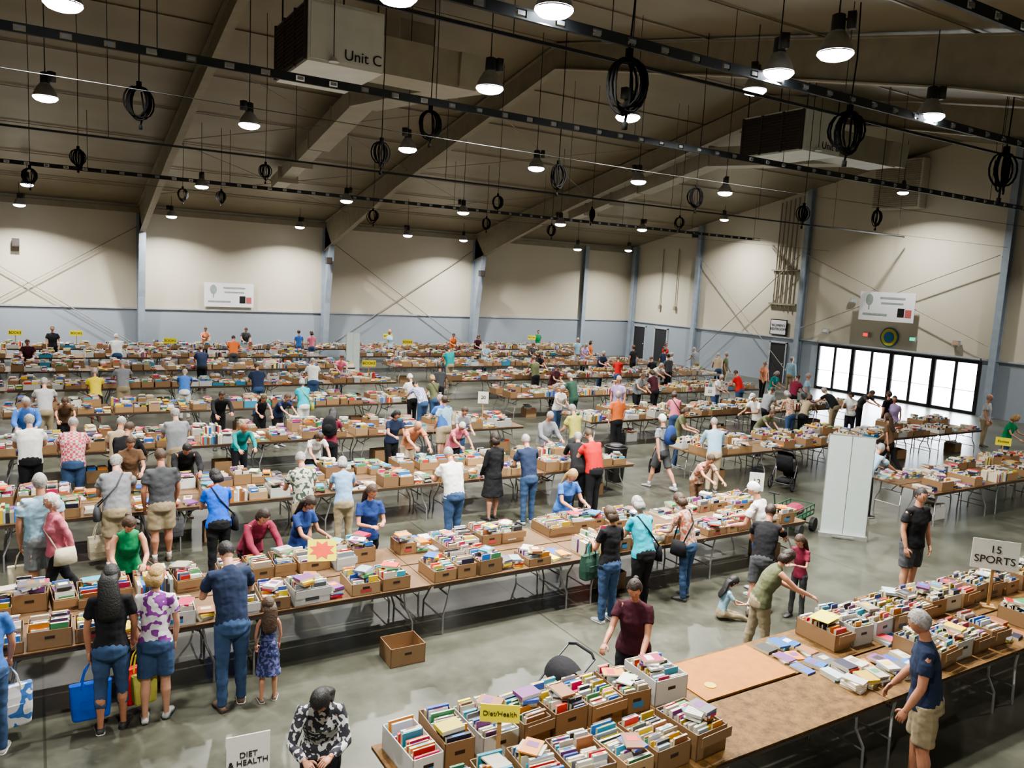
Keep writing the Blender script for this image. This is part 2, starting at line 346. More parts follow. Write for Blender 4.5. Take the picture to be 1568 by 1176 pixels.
# table blocks (y0,y1,x0,x1)
def blk(y,x0,n): BLK.append((y,y+1.56,x0,x0+n*TL))
blk(4.25,2.35,6);blk(8.75,-3.0,6);blk(9.0,16.0,4);blk(13.3,-8.0,8);blk(13.3,13.7,5)
for y in(17.9,22.4,26.8,31.2,35.4): blk(y,-10.5,9);blk(y,13.7 if y<30 else 13.2,5 if y<25 else 6)
blk(38.9,-5,14)
PL="""1.85 5.62 1.55 250 f bwfloral long pants black long black stoop
1.73 8.55 1.80 90 m navy short pants denim short black browse
.60 8.40 1.68 80 f black short capri denim long black look
1.01 8.39 1.62 75 f pfloral short shorts denim bob blonde look
2.11 8.23 1.14 80 f nfloral none dress nfloral long brown stand
.95 9.82 1.62 -90 f green none pants black bun brown browse
2.56 9.92 1.66 -80 f maroon long pants black bob dbrown bend
3.23 10.08 1.62 -60 f navyblue short pants denim long dbrown browse
4.16 10.15 1.65 -90 f navyblue short pants black long brown hold
7.69 10.38 1.65 -90 f blue short pants denim long blonde browse
.02 11.91 1.80 100 m ltblue short shorts grey short grey stand
.14 11.69 1.62 200 f pink long pants black bob white walk
1.03 13.14 1.78 85 m grey short shorts khaki bald grey browse
1.65 13.19 1.80 90 m dkgrey short shorts khaki short brown look
2.31 12.24 1.66 90 f royal short pants black bob black browse
1.41 14.19 1.66 -90 f brown short pants black short brown browse
2.31 13.92 1.66 -90 m black long pants black short black bend
3.70 12.55 1.75 90 m hawaii short shorts khaki short grey browse
4.44 12.62 1.62 80 f stripeblue short pants khaki bob grey browse
6.25 12.23 1.76 90 m white short pants denim short grey browse
7.65 13.28 1.72 100 f black long dress black bob dbrown stand
8.22 12.78 1.76 80 m navy short pants denim short grey browse
4.96 15.51 1.60 -90 f white short pants black long brown bend
7.13 15.46 1.74 -90 m peach short shorts tan bald grey bend
8.30 15.60 1.60 -90 f pink short pants black short white bend
9.85 13.27 1.76 60 m black long pants black bald grey bend
9.83 12.87 1.76 90 m red short pants black short brown browse
6.82 8.32 1.64 90 f black short pants denim bob brown hold
7.54 8.59 1.68 85 f turq short pants black bob grey browse
8.40 8.67 1.64 100 f ofloral short pants denim bob brown browse
9.60 8.24 1.78 110 m white short pants denim cap white browse
9.27 7.61 1.66 30 m black short shorts dkgrey short dbrown reach
9.40 7.15 1.28 190 f maroon short pants dkgrey long brown hold
8.55 7.55 1.15 -30 f ltblue short pants khaki long black sit
8.15 6.35 1.56 -30 f olive none pants khaki bob dbrown reach
5.36 5.98 1.66 -145 f burg short pants black bun dbrown push
7.13 4.0 1.80 125 m navy short shorts khaki short grey look
11.80 6.85 1.80 -100 m black short shorts dkgrey short black stand
15.74 10.16 1.74 0 m ltblue short pants black short grey bend
12.57 13.67 1.80 95 m grey short shorts dkgrey cap white walk
11.52 11.04 1.60 -100 f ofloral short pants brown short brown bend
13.73 13.60 1.76 60 m ltblue long pants tan short grey browse
14.62 13.27 1.66 -60 f olive short pants denim bob brown browse
17.76 14.79 1.62 -90 f olive short pants denim short brown bend
16.16 18.03 1.80 200 m lav short pants black short grey stand
16.72 17.74 1.66 60 f pink short pants denim bob brown browse
14.08 17.20 1.74 80 m orange short pants black bald grey stand
13.84 17.53 1.62 -90 f white short pants denim short grey browse
11.42 15.69 1.74 90 m kyellow short shorts dkgrey short grey browse
10.30 15.01 1.74 -90 m grey long pants khaki short grey browse
8.79 18.02 1.76 90 m blue short shorts tan short grey browse
8.84 18.45 1.70 100 m ltblue short shorts khaki short brown stand
9.90 21.82 1.70 100 m stripes short pants denim short dbrown bend
7.07 16.51 1.66 -90 f navy short pants black bob black browse
5.73 17.01 1.66 60 f maroon short pants black long black browse
3.69 16.52 1.66 -90 f teal long pants black short red bend
4.98 20.20 1.60 -90 f black none pants black long brown bend
5.61 20.29 1.62 -70 f navy short pants black short brown bend
2.44 17.12 1.78 90 m grey short pants khaki bald grey browse
1.40 16.54 1.74 70 m tan short pants black short grey browse
1.48 15.97 1.74 60 m black long pants denim short brown browse
.59 16.54 1.78 85 m plaid short pants denim short grey browse
-.11 16.99 1.78 90 m white short pants black bald grey browse
.58 20.75 1.62 -90 f brown short pants black short brown bend
-.18 19.44 1.70 -90 m blue long pants black short grey browse
4.00 20.41 1.70 -90 m black long pants black short dbrown bend
6.51 22.07 1.64 90 f turq short pants white bob grey browse
3.91 25.49 1.68 80 f blue short pants white short grey bend
.19 23.68 1.76 90 m ltgrey short pants khaki short grey browse
1.43 24.71 1.70 90 f yellow short shorts black short grey browse
2.23 25.91 1.78 90 m grey short shorts khaki short grey browse
6.03 25.41 1.70 90 m navy short pants denim short brown browse
8.22 27.18 1.70 80 m white short pants denim short grey browse
9.89 26.77 1.64 -90 f pink short pants denim short brown browse
9.94 24.18 1.70 90 m white short pants black cap white browse
10.70 22.86 1.66 90 f olive short pants denim bob blonde browse
8.85 16.55 1.66 -90 f grey short pants denim short brown browse
2.83 36.15 1.76 90 m white short pants denim cap grey browse
-.21 33.30 1.68 -90 m burg short pants black short brown browse
5.33 32.88 1.70 90 m navy short pants black short brown browse
7.38 36.28 1.74 80 m orange short pants dkgrey short dbrown browse
7.18 38.5 1.66 -90 f peach short pants black short brown browse
11.19 39.4 1.70 90 f blue short pants denim short brown stand
11.78 38.5 1.68 90 f pink short pants denim bob brown stand
.67 38.4 1.74 -90 m black short pants black short brown stand
9.10 40.60 1.68 -90 m dkgrey short pants black short brown browse
15.85 38.3 1.80 -60 f ltblue short pants denim bob blonde stand
15.56 32.67 1.68 90 f khaki short pants denim bob brown browse
15.42 30.59 1.74 90 m teal short pants khaki short dbrown browse
19.52 38.16 1.70 -90 f orange short pants black short brown browse
20.49 36.25 1.70 -90 f burg short pants black bob brown browse
17.31 27.12 1.74 90 m olive short pants black short brown browse
26.8 40.9 1.70 -90 m green short pants black short brown stand
15.30 21.28 1.76 100 m dkgreen short pants dkgreen short grey browse
16.78 24.12 1.70 -80 f burg short pants black short black browse
25.55 35.00 1.74 -90 m ltblue short pants khaki short grey stand
25.61 33.88 1.70 -60 f orange short pants denim bob brown stand
24.57 31.78 1.70 -90 m lav short pants black short grey browse
26.08 32.74 1.74 100 m black short pants black short brown stand
22.31 26.93 1.74 -90 m navy short pants denim short grey browse
19.77 23.43 1.70 90 f burg short pants black bob brown browse
21.66 28.12 1.70 60 f red short pants denim short brown browse
18.75 21.57 1.70 -90 m grey short pants black short brown browse
24.47 27.14 1.78 90 m dkgrey short pants black short black stand
29.80 32.59 1.70 -90 f red short pants denim short brown stand
26.42 27.70 1.70 -90 f white short pants denim bob grey browse
29.85 30.46 1.74 90 m grey short pants khaki bald grey browse
28.67 27.58 1.74 60 m tan short pants denim short grey browse
29.10 27.44 1.74 -60 m olive short pants khaki short grey stand
23.69 21.77 1.70 90 f red short pants denim short brown browse
22.13 21.02 1.64 -90 f white short pants denim short grey browse
27.77 23.88 1.74 -90 m peach short pants black short grey stand
25.68 21.43 1.66 -90 f teal short pants white bob grey browse
30.65 24.79 1.80 0 m ltblue long pants khaki short grey stand
18.60 16.35 1.74 180 m white short pants black cap red browse
20.91 17.88 1.70 0 m grey short pants black short brown browse
24.90 19.36 1.74 0 m maroon short pants black short brown browse
21.53 16.56 1.70 20 f khaki short pants black bob brown bend
23.96 17.86 1.70 90 m black short pants khaki short grey bend
25.45 18.33 1.74 -60 m ltblue short pants khaki short grey stand
23.16 16.23 1.66 200 f white short pants black bob black browse
25.21 16.84 1.70 -90 m dkgrey short pants black short brown bend
23.90 15.35 1.74 90 m black short pants black short brown stand
19.77 12.66 1.70 100 f brown short pants black long brown walk
23.91 14.31 1.66 200 f lav short pants black bob black walk
27.16 13.86 1.76 -80 m ltgrey short pants khaki bald grey stand
24.10 11.51 1.66 -90 f green short pants denim bob blonde browse
20.75 16.85 1.68 80 f ofloral short pants denim bob grey browse
23.59 27.23 1.70 90 m black short pants denim short brown browse
18.65 32.02 1.66 -90 m ltblue short pants denim short grey browse
21.3 32.4 1.70 -80 f dkgrey short pants black short brown browse
22.6 24.9 1.74 -90 m white short pants khaki short grey bend
27.3 29.9 1.70 60 m navy short pants black short brown stand
19.0 28.7 1.66 -90 f black short pants denim bob black browse
12.1 24.6 1.72 60 m dkgrey short pants black short brown walk
-.45 8.43 1.66 90 f blue short pants denim bob brown look"""
for i,l in enumerate(PL.split("\n")):
    t=l.split();x,y,H,fc=map(float,t[:4]);sex,shirt,sl,bot,bc,hair,hc,pose=t[4:]
    person(x,y,H,fc,sex,shirt,sl,bot,bc,hair,hc,pose,i+1)
finish_people()
# bags carried
def rrect(mb,rows,m=0):
    vs=[];n=16
    for z,w,d in rows:
        for j in range(n):
            a=2*math.pi*j/n;c,s=math.cos(a),math.sin(a);e=.35
            vs.append((w*math.copysign(abs(c)**e,c),d*math.copysign(abs(s)**e,s),z))
    k=len(rows);mb.add(vs,[(i*n+j,i*n+(j+1)%n,(i+1)*n+(j+1)%n,(i+1)*n+j) for i in range(k-1) for j in range(n)]+[tuple(range(n-1,-1,-1)),tuple((k-1)*n+j for j in range(n))],m)
def tote(top,rz,w,h,col,name="tote_bag",col2=None):
    mb=MB();z0=-.22
    rrect(mb,[(z0-h,w*.42,.07),(z0-h+.02,w*.45,.08),(z0-h*.6,w*.48,.088),(z0-h*.25,w*.49,.07),(z0-.02,w*.5,.045),(z0,w*.5,.04)])
    for sy in(-1,1):
        mb.tube([(-w*.22,sy*.045,z0-.12),(-w*.22,sy*.045,z0-.01),(-w*.14,sy*.03,z0*.45),(0,sy*.012,-.01),(w*.14,sy*.03,z0*.45),(w*.22,sy*.045,z0-.01),(w*.22,sy*.045,z0-.12)],.009,5,1)
    mb.box((0,-.085,z0-h*.55),(w*.5,.012,h*.25),1)
    t=V(top);t.z=max(t.z,h+.24);mb.obj(name,[clothmat(col),clothmat(col2 or col)],t,rz)
def sbag(r,side,col):
    s=r['s'];mb=MB();hx=side*(.13*s*r['bw']);z=r['P0'].z+.02
    mb.tube([(hx,-.02,z-.14),(hx,-.02,z-.13),(hx,-.02,z),(hx,-.02,z+.09)],[(.035,.1),(.06,.15),(.055,.14),(.03,.12)],12,0)
    a=r['P3']+V((-side*.05*s,0,.012));f=r['fw']
    mb.tube([(hx,.08,z+.08),tuple(r['P2']+f*.085*s+V((0,0,0))),tuple(a+f*.03*s),tuple(a-f*.03*s),tuple(r['P2']-f*.085*s),(hx,-.1,z+.08)],.012,5,0)
    mb.obj("shoulder_bag",[clothmat(col)],r['loc'],r['rz'],smooth=True)
def bpack(r,col):
    s=r['s'];mb=MB();c=(r['P2']*.6+r['P3']*.4)-r['fw']*.13*s
    mb.tube([c-V((0,0,.24)),c-V((0,0,.22)),c-V((0,0,.05)),c+V((0,0,.12)),c+V((0,0,.2))],[(.12,.07),(.16,.1),(.165,.11),(.14,.09),(.06,.04)],12,0,V((1,0,0)))
    mb.ell(c-r['fw']*.1-V((0,0,.08)),(.11,.05,.1),1,10,6)
    for e in(-1,1):
        a=r['P3']+V((e*.06*s,0,.02));mb.tube([c+V((e*.09,.04,.14)),a-r['fw']*.03,a+r['fw']*.05*s,r['P2']+V((e*.08*s,.085*s,0)),c+V((e*.13,.06,-.16))],.015,5,1)
    mb.obj("backpack",[clothmat(col),clothmat('black')],r['loc'],r['rz'],smooth=True)
P=PEOPLE
tote(P[2]['hands'][1],0,.38,.36,'royal');tote(P[3]['hands'][1],.3,.34,.38,'red',col2='yellow');tote(P[3]['hands'][1]+V((.03,-.14,-.03)),.2,.24,.3,'kyellow')
tote(P[-1]['hands'][0],.2,.38,.4,'btote');tote(P[10]['hands'][1],0,.32,.36,'cream');tote(P[27]['hands'][1],.2,.32,.36,'dkgreen');tote(P[12]['hands'][1]-V((.12,.2,.35)),.2,.3,.36,'cream',"paper_bag")
tote(P[39]['hands'][0],.2,.34,.36,'black');tote(P[46]['hands'][0],0,.34,.36,'black');tote(P[13]['hands'][0],0,.3,.3,'dkgrey')
for i,sd,c in((11,-1,'cream'),(12,-1,'dkgrey'),(14,1,'black'),(29,-1,'black'),(66,1,'kyellow'),(28,1,'black'),(75,1,'brown'),(45,1,'black')): sbag(P[i],sd,c)
bpack(P[39],'navyblue');bpack(P[54],'black')

# ================= ROOM =================
XW,YW,XL,YS=34.6,41.8,-14.0,-1.5
EZ,RZ,YR=7.25,11.7,20.2
def ribwall(name,col,axis):
    m,nt,b=newmat(name);g=nt.nodes.new("ShaderNodeTexCoord")
    w=nt.nodes.new("ShaderNodeTexWave");w.wave_type='BANDS';w.bands_direction=axis;w.inputs["Scale"].default_value=.55;w.wave_profile='SAW';w.inputs["Distortion"].default_value=0
    nt.links.new(g.outputs["Object"],w.inputs["Vector"])
    bp=nt.nodes.new("ShaderNodeBump");bp.inputs["Strength"].default_value=.25;bp.inputs["Distance"].default_value=.02
    nt.links.new(w.outputs["Fac"],bp.inputs["Height"]);nt.links.new(bp.outputs["Normal"],b.inputs["Normal"])
    n=nt.nodes.new("ShaderNodeTexNoise");n.inputs["Scale"].default_value=.7
    nt.links.new(g.outputs["Object"],n.inputs["Vector"])
    r=nt.nodes.new("ShaderNodeValToRGB");r.color_ramp.elements[0].color=[c*.9 for c in col]+[1];r.color_ramp.elements[1].color=list(col)+[1]
    nt.links.new(n.outputs["Fac"],r.inputs["Fac"]);nt.links.new(r.outputs["Color"],b.inputs["Base Color"]);b.inputs["Roughness"].default_value=.5
    return m
CR=(.55,.51,.415);BLG=(.30,.34,.39)
wy=ribwall("cream_wall_panel_x",CR,'X');wx=ribwall("cream_wall_panel_y",CR,'Y')
by=ribwall("bluegrey_wall_panel_x",BLG,'X');bx=ribwall("bluegrey_wall_panel_y",BLG,'Y')
m,nt,b=newmat("polished_concrete");g=nt.nodes.new("ShaderNodeTexCoord")
n=nt.nodes.new("ShaderNodeTexNoise");n.inputs["Scale"].default_value=.55;n.inputs["Detail"].default_value=9;n.inputs["Roughness"].default_value=.7
nt.links.new(g.outputs["Object"],n.inputs["Vector"])
r=nt.nodes.new("ShaderNodeValToRGB");r.color_ramp.elements[0].position=.36;r.color_ramp.elements[0].color=(.03,.031,.022,1);r.color_ramp.elements[1].position=.66;r.color_ramp.elements[1].color=(.105,.107,.083,1)
nt.links.new(n.outputs["Fac"],r.inputs["Fac"])
bk=nt.nodes.new("ShaderNodeTexBrick");bk.offset=0;bk.inputs["Scale"].default_value=1;bk.inputs["Brick Width"].default_value=6.1;bk.inputs["Row Height"].default_value=6.1;bk.inputs["Mortar Size"].default_value=.014
bk.inputs["Color1"].default_value=(1,1,1,1);bk.inputs["Color2"].default_value=(.9,.9,.9,1);bk.inputs["Mortar"].default_value=(.5,.5,.48,1)
nt.links.new(g.outputs["Object"],bk.inputs["Vector"])
mx=nt.nodes.new("ShaderNodeMix");mx.data_type='RGBA';mx.blend_type='MULTIPLY';mx.inputs[0].default_value=1
nt.links.new(r.outputs["Color"],mx.inputs[6]);nt.links.new(bk.outputs["Color"],mx.inputs[7]);nt.links.new(mx.outputs[2],b.inputs["Base Color"])
mr=nt.nodes.new("ShaderNodeMapRange");mr.inputs[3].default_value=.2;mr.inputs[4].default_value=.42
nt.links.new(n.outputs["Fac"],mr.inputs[0]);nt.links.new(mr.outputs[0],b.inputs["Roughness"])
mb=MB();mb.box(((XL+XW)/2,(YS+YW)/2,-.1),(XW-XL+.6,YW-YS+.6,.2));mb.obj("floor",[m])
mb=MB();mb.box(((XL+XW)/2,YW+.15,(EZ+.25+2.4)/2),(XW-XL+.6,.3,EZ+.25-2.4));mb.box(((XL+XW)/2,YW+.12,1.2),(XW-XL,.3,2.4),1);mb.obj("wall_north",[wy,by])
mb=MB();mb.box(((XL+XW)/2,YS-.15,EZ/2+.12),(XW-XL+.6,.3,EZ+.25));mb.obj("wall_south",[wy])
mb=MB();mb.add([(XL,YS,0),(XL,YW,0),(XL,YW,EZ+.3),(XL,YR,RZ+.3),(XL,YS,EZ+.3)],[(0,1,2,3,4)]);mb.obj("wall_west",[wx])
DZ=2.32
mb=MB()
mb.add([(XW,YS-.2,2.4),(XW,YW+.2,2.4),(XW,YW+.2,EZ+.3),(XW,YR,RZ+.3),(XW,YS-.2,EZ+.3)],[(4,3,2,1,0)],0)
def seg(y0,y1,z0,z1): mb.box((XW+.1,(y0+y1)/2,(z0+z1)/2),(.26,y1-y0,z1-z0),1)
seg(YS,18.2,0,2.4);seg(26.4,YW+.2,0,2.4);seg(18.2,26.4,DZ,2.4);mb.obj("wall_east",[wx,bx])
tm=mat("trim_metal_lightblue",(.38,.41,.44),.5)
mb=MB();mb.box(((XL+XW)/2,YW-.06,2.42),(XW-XL,.06,.07));mb.obj("trim_1",[tm])
mb=MB();mb.box((XW-.07,(26.4+YW)/2,2.42),(.06,YW-26.4,.07));mb.box((XW-.07,(18.2+YS)/2,2.42),(.06,18.2-YS,.07));mb.box((XW-.07,22.3,2.42),(.06,8.3,.07));mb.obj("trim_2",[tm])
# roof
m,nt,b=newmat("roof_liner_insulation");g=nt.nodes.new("ShaderNodeTexCoord")
w=nt.nodes.new("ShaderNodeTexWave");w.bands_direction='Y';w.inputs["Scale"].default_value=.21;w.inputs["Distortion"].default_value=.6
nt.links.new(g.outputs["Object"],w.inputs["Vector"])
n=nt.nodes.new("ShaderNodeTexNoise");n.inputs["Scale"].default_value=.6;n.inputs["Detail"].default_value=5;nt.links.new(g.outputs["Object"],n.inputs["Vector"])
r=nt.nodes.new("ShaderNodeValToRGB");r.color_ramp.elements[0].color=(.165,.14,.092,1);r.color_ramp.elements[1].color=(.25,.215,.15,1);nt.links.new(n.outputs["Fac"],r.inputs["Fac"])
nt.links.new(r.outputs["Color"],b.inputs["Base Color"]);b.inputs["Roughness"].default_value=.42
bp=nt.nodes.new("ShaderNodeBump");bp.inputs["Strength"].default_value=.22;bp.inputs["Distance"].default_value=.05;nt.links.new(w.outputs["Fac"],bp.inputs["Height"]);nt.links.new(bp.outputs["Normal"],b.inputs["Normal"])
mb=MB()
mb.add([(XL-.3,YS-.3,EZ),(XW+.3,YS-.3,EZ),(XW+.3,YR,RZ),(XL-.3,YR,RZ)],[(0,1,2,3)])
mb.add([(XL-.3,YR,RZ),(XW+.3,YR,RZ),(XW+.3,YW+.3,EZ),(XL-.3,YW+.3,EZ)],[(0,1,2,3)])
def roofz(y): return RZ-(RZ-EZ)*abs(y-YR)/(YW-YR if y>YR else YR-YS)
for k in range(1,14):
    y=YS+k*3.1
    if y>YW-.5:break
    mb.box(((XL+XW)/2,y,roofz(y)-.012),(XW-XL,.05,.02))
mb.obj("ceiling",[m])
stl=mat("frame_steel_tan",(.25,.225,.165),.55,0,.1,3);stb=mat("frame_steel_bluegrey",(.28,.33,.39),.5,0,.1,3)
def ibeam(mb,pt,pb,w,m):
    for i in range(len(pt)-1):
        a,b_,c,d_=[V(p) for p in (pt[i],pt[i+1],pb[i+1],pb[i])]
        for dx in(-.012,.012):
            mb.add([a+V((dx,0,0)),b_+V((dx,0,0)),c+V((dx,0,0)),d_+V((dx,0,0))],[(0,1,2,3)],m)
        for p,q in((a,b_),(d_,c)):
            h=V((w/2,0,0));t=(q-p).normalized();nn_=V((0,-t.z,t.y))*.015
            mb.add([p-h-nn_,p+h-nn_,q+h-nn_,q-h-nn_,p-h+nn_,p+h+nn_,q+h+nn_,q-h+nn_],[(0,1,2,3),(7,6,5,4),(0,4,5,1),(3,2,6,7),(0,3,7,4),(1,5,6,2)],m)
for k,x in enumerate((-4.7,4.4,13.4,22.5)):
    mb=MB();o_=.06
    ys=[YW-.02,38,32,26,YR,14,8,3,YS+.02];dep=[1.5,1.25,.85,.75,.7,.75,.85,1.2,1.5]
    pt=[(x,y,roofz(y)-o_) for y in ys];pb=[(x,y,roofz(y)-d_-o_) for y,d_ in zip(ys,dep)]
    ibeam(mb,pt,pb,.24,0)
    for y,sg in((YW-.12,-1),(YS+.05,1)):
        zt=EZ-.1;ibeam(mb,[(x,y,0),(x,y,3),(x,y,zt)],[(x,y+sg*.35,0),(x,y+sg*.6,3),(x,y+sg*1.15,6.0)],.3,1)
        mb.add([(x-.01,y+sg*1.15,6.0),(x-.01,y,7.1),(x-.01,y+sg*1.7,6.35)],[(0,1,2)],0)
    mb.obj("steel_portal_frame",[stl,stb])
for y in(9.0,17.6,27.6,35.3,41.2):
    mb=MB();h=roofz(y)-.05
    mb.box((XW-.06,y,h/2),(.03,.28,h));mb.box((XW-.2,y,h/2),(.26,.02,h));mb.box((XW-.33,y,h/2),(.03,.28,h));mb.box((XW-.2,y,.02),(.4,.4,.04))
    mb.obj("wall_column",[stb])
mb=MB();h=EZ-.1
mb.box((30.6,YW-.05,h/2),(.28,.03,h));mb.box((30.6,YW-.18,h/2),(.02,.26,h));mb.box((30.6,YW-.32,h/2),(.28,.03,h));mb.obj("wall_column",[stb])
mb=MB();mb.box(((XL+XW)/2,YW-.1,EZ-.2),(XW-XL,.2,.25));mb.obj("trim_eave",[stl])
rod=mat("brace_rod_steel",(.24,.22,.19),.5)
mb=MB()
for x0,x1 in((-4.6,4.3),(13.6,22.3)):
    mb.tube([(x0,YW-.2,.6),(x1,YW-.2,6.3)],.022,6);mb.tube([(x1,YW-.24,.6),(x0,YW-.24,6.3)],.022,6)
for y0,y1 in((27.8,35.2),(17.8,27.4)):
    mb.tube([(XW-.36,y0,3.0 if y0<20 else .5),(XW-.36,y1,6.8)],.02,6);mb.tube([(XW-.40,y1,3.0 if y0<20 else .5),(XW-.40,y0,6.8)],.02,6)
mb.obj("cross_bracing",[rod])
mb=MB()
for x0,x1 in((4.4,13.4),(13.4,22.5)):
    for y0,y1 in((38,31),(31,24)):
        mb.tube([(x0,y0,roofz(y0)-.5),(x1,y1,roofz(y1)-.5)],.014,5);mb.tube([(x1,y0,roofz(y0)-.5),(x0,y1,roofz(y1)-.5)],.014,5)
mb.obj("roof_bracing",[rod])
dk=mat("rail_dark_steel",(.025,.03,.033),.6,0,spec=.3);clip=mat("rail_clip_grey",(.2,.22,.24),.5)
for y,z in((8.2,7.75),(5.2,7.9),(13.2,7.75),(22.0,7.6),(30.4,7.6),(10.6,8.3)):
    mb=MB();L_=XW-XL-1.2
    if y in(22.0,10.6): mb.box(((XL+XW)/2,y,z),(L_,.04,.05),0)
    else:
        mb.box(((XL+XW)/2,y,z+.055),(L_,.05,.02),0);mb.box(((XL+XW)/2,y,z-.055),(L_,.05,.02),0)
        x=XL+1
        while x<XW-1: mb.box((x,y,z),(.40,.04,.1),0);mb.box((x+.27,y-.03,z),(.10,.01,.05),1);x+=.55
    x=XL+2
    while x<XW-1: mb.tube([(x,y,z),(x,y,roofz(y)-.08)],.008,4,0);x+=4.55
    mb.obj("ceiling_strut_rail",[dk,clip])
mb=MB()
for y,z in((11.5,6.95),(17.5,7.1),(26,7.0)): mb.tube([(XL+.5,y,z),(10,y+.1,z-.12),(XW-.5,y,z)],.005,4)
mb.obj("suspension_wires",[mat("wire_grey",(.05,.055,.055),.8,spec=.2)])
# lamps
lm=MB()
lm.tube([(0,0,.6),(0,0,.45)],.012,6,0)
lm.tube([(0,0,.5),(0,0,.48),(0,0,.28),(0,0,.26)],[.04,.085,.09,.1],12,0)
lm.tube([(0,0,.27),(0,0,.2),(0,0,.1),(0,0,.0)],[.1,.15,.2,.23],16,1,cap=False)
lm.tube([(0,0,.02),(0,0,-.01),(0,0,-.05),(0,0,-.075)],[.225,.22,.18,.10],16,2)
lm.box((.16,0,.40),(.1,.12,.2),0);lm.tube([(0,0,.42),(.16,0,.42)],.02,5,0)
LM=lm.mesh("high_bay_lamp",[mat("lamp_housing",(.03,.03,.03),.5),mat("lamp_reflector",(.3,.3,.29),.35,.4),mat("lamp_lens",(.95,.98,1),.3,0,0,1,emit=26)],smooth=True)
LP=[(8.9,7.0,7.8),(9.1,8.1,7.8),(5.2,8.0,7.8),(3.6,8.8,7.8),(.4,11.8,7.8),(.3,18.8,7.8),(4.2,18.6,7.8),(6.5,11.8,7.8),(9.5,11.9,7.8),(13.0,8.2,7.8),(12.1,11.3,8.6),(8.1,18.8,7.8),(12.0,18.9,7.8),(15.5,18.7,7.8),(18.9,18.5,7.8),(5.2,30.2,7.4),(-.4,39.5,6.73),(5.5,39.5,6.76),(11.4,39.5,6.75),(10.1,29.0,7.3),(14.4,27.8,7.2),(15.8,36.3,6.6),(18.8,27.5,7.1),(24.8,29.4,7.4),(26.0,36.2,6.6),(-.1,36.9,7.4),
(-6,8,7.8),(-6,18,7.8),(-6,30,7.8),(1,2,7.8),(18,3,7.8),(27,4,7.8),(31.5,12,8.2),(32,21,9.3),(32.3,31.5,8.6),(31.5,38.5,6.9),(20.5,39.4,6.75)]  # western and southern lamps in this row are unseen, added as fill light
ld=bpy.data.lights.new("lamp_light",'AREA');ld.shape='DISK';ld.size=.3;ld.energy=420;ld.color=(1,.975,.92);ld.spread=rad(142)
for x,y,z in LP:
    z=min(z,roofz(y)-.8)
    o=inst("high_bay_lamp",LM,(x,y,z),R.uniform(-3,3));l=bpy.data.objects.new("light",ld);COL.objects.link(l);l.parent=o;l.location=(0,0,-.085)
    mb=MB();mb.tube([(0,0,.6),(0,0,roofz(y)-z-.04)],.01,5);mb.obj("stem",[dk],parent=o)
# cable coils
cm=mat("cable_black_rubber",(.006,.006,.006),.85,spec=.12)
COILS=[]
for k in range(3):
    rr=random.Random(k);mb=MB()
    for q in range(9):
        pts=[];ra=rr.uniform(.19,.27);rb=rr.uniform(.27,.38);cx=rr.uniform(-.05,.05);cy=rr.uniform(-.06,.06);ph=rr.uniform(-.5,.5)
        for a in range(17):
            t=2*math.pi*a/16;pts.append((cx+ra*math.cos(t),cy+ph*.3*math.cos(t),-rb+rb*math.sin(t)+rr.uniform(-.01,.01)))
        mb.tube(pts,.019,5,cap=False)
    mb.tube([(0,0,-.05),(0,0,.12)],.06,6)
    mb.tube([(.05,0,-.1),(.09,.05,-.5),(.02,.03,-.82)],.02,5);mb.box((.02,.03,-.86),(.06,.06,.1))
    COILS.append(mb.mesh("coil",[cm],smooth=True))
for i,(x,y,z,s_) in enumerate([(6.5,8.2,7.55,.95),(10.9,8.2,7.56,.9),(15.5,8.2,7.52,1.0),(6.1,13.2,7.6,.69),(1.4,13.2,7.22,.66),(5.2,13.2,6.94,.6),(8.9,13.2,7.0,.66),(12.6,13.2,6.94,.6),(16.2,13.2,6.88,.6),(19.1,13.2,7.04,.58),(1,22,7.25,.6),(5.4,22,7.42,.56),(12.6,22,7.31,.58),(16.3,22,7.24,.6),(20.3,22,7.3,.58),(4.6,30.4,7.29,.6),(5.9,30.4,7.33,.6),(11.7,30.4,7.18,.7),(16.9,30.4,7.31,.68),(20.3,30.4,7.28,.68),(0,22,6.69,.55)]):
    o=inst("hanging_cable_coil",COILS[i%3],(x,y,z),R.uniform(-1,1),s_)
    H_=(roofz(y)-z-.06)/s_
    mb=MB();mb.tube([(0,0,.1),(.04,0,H_*.5),(0,0,H_)],.013,5);mb.obj("drop_cable",[cm],parent=o)
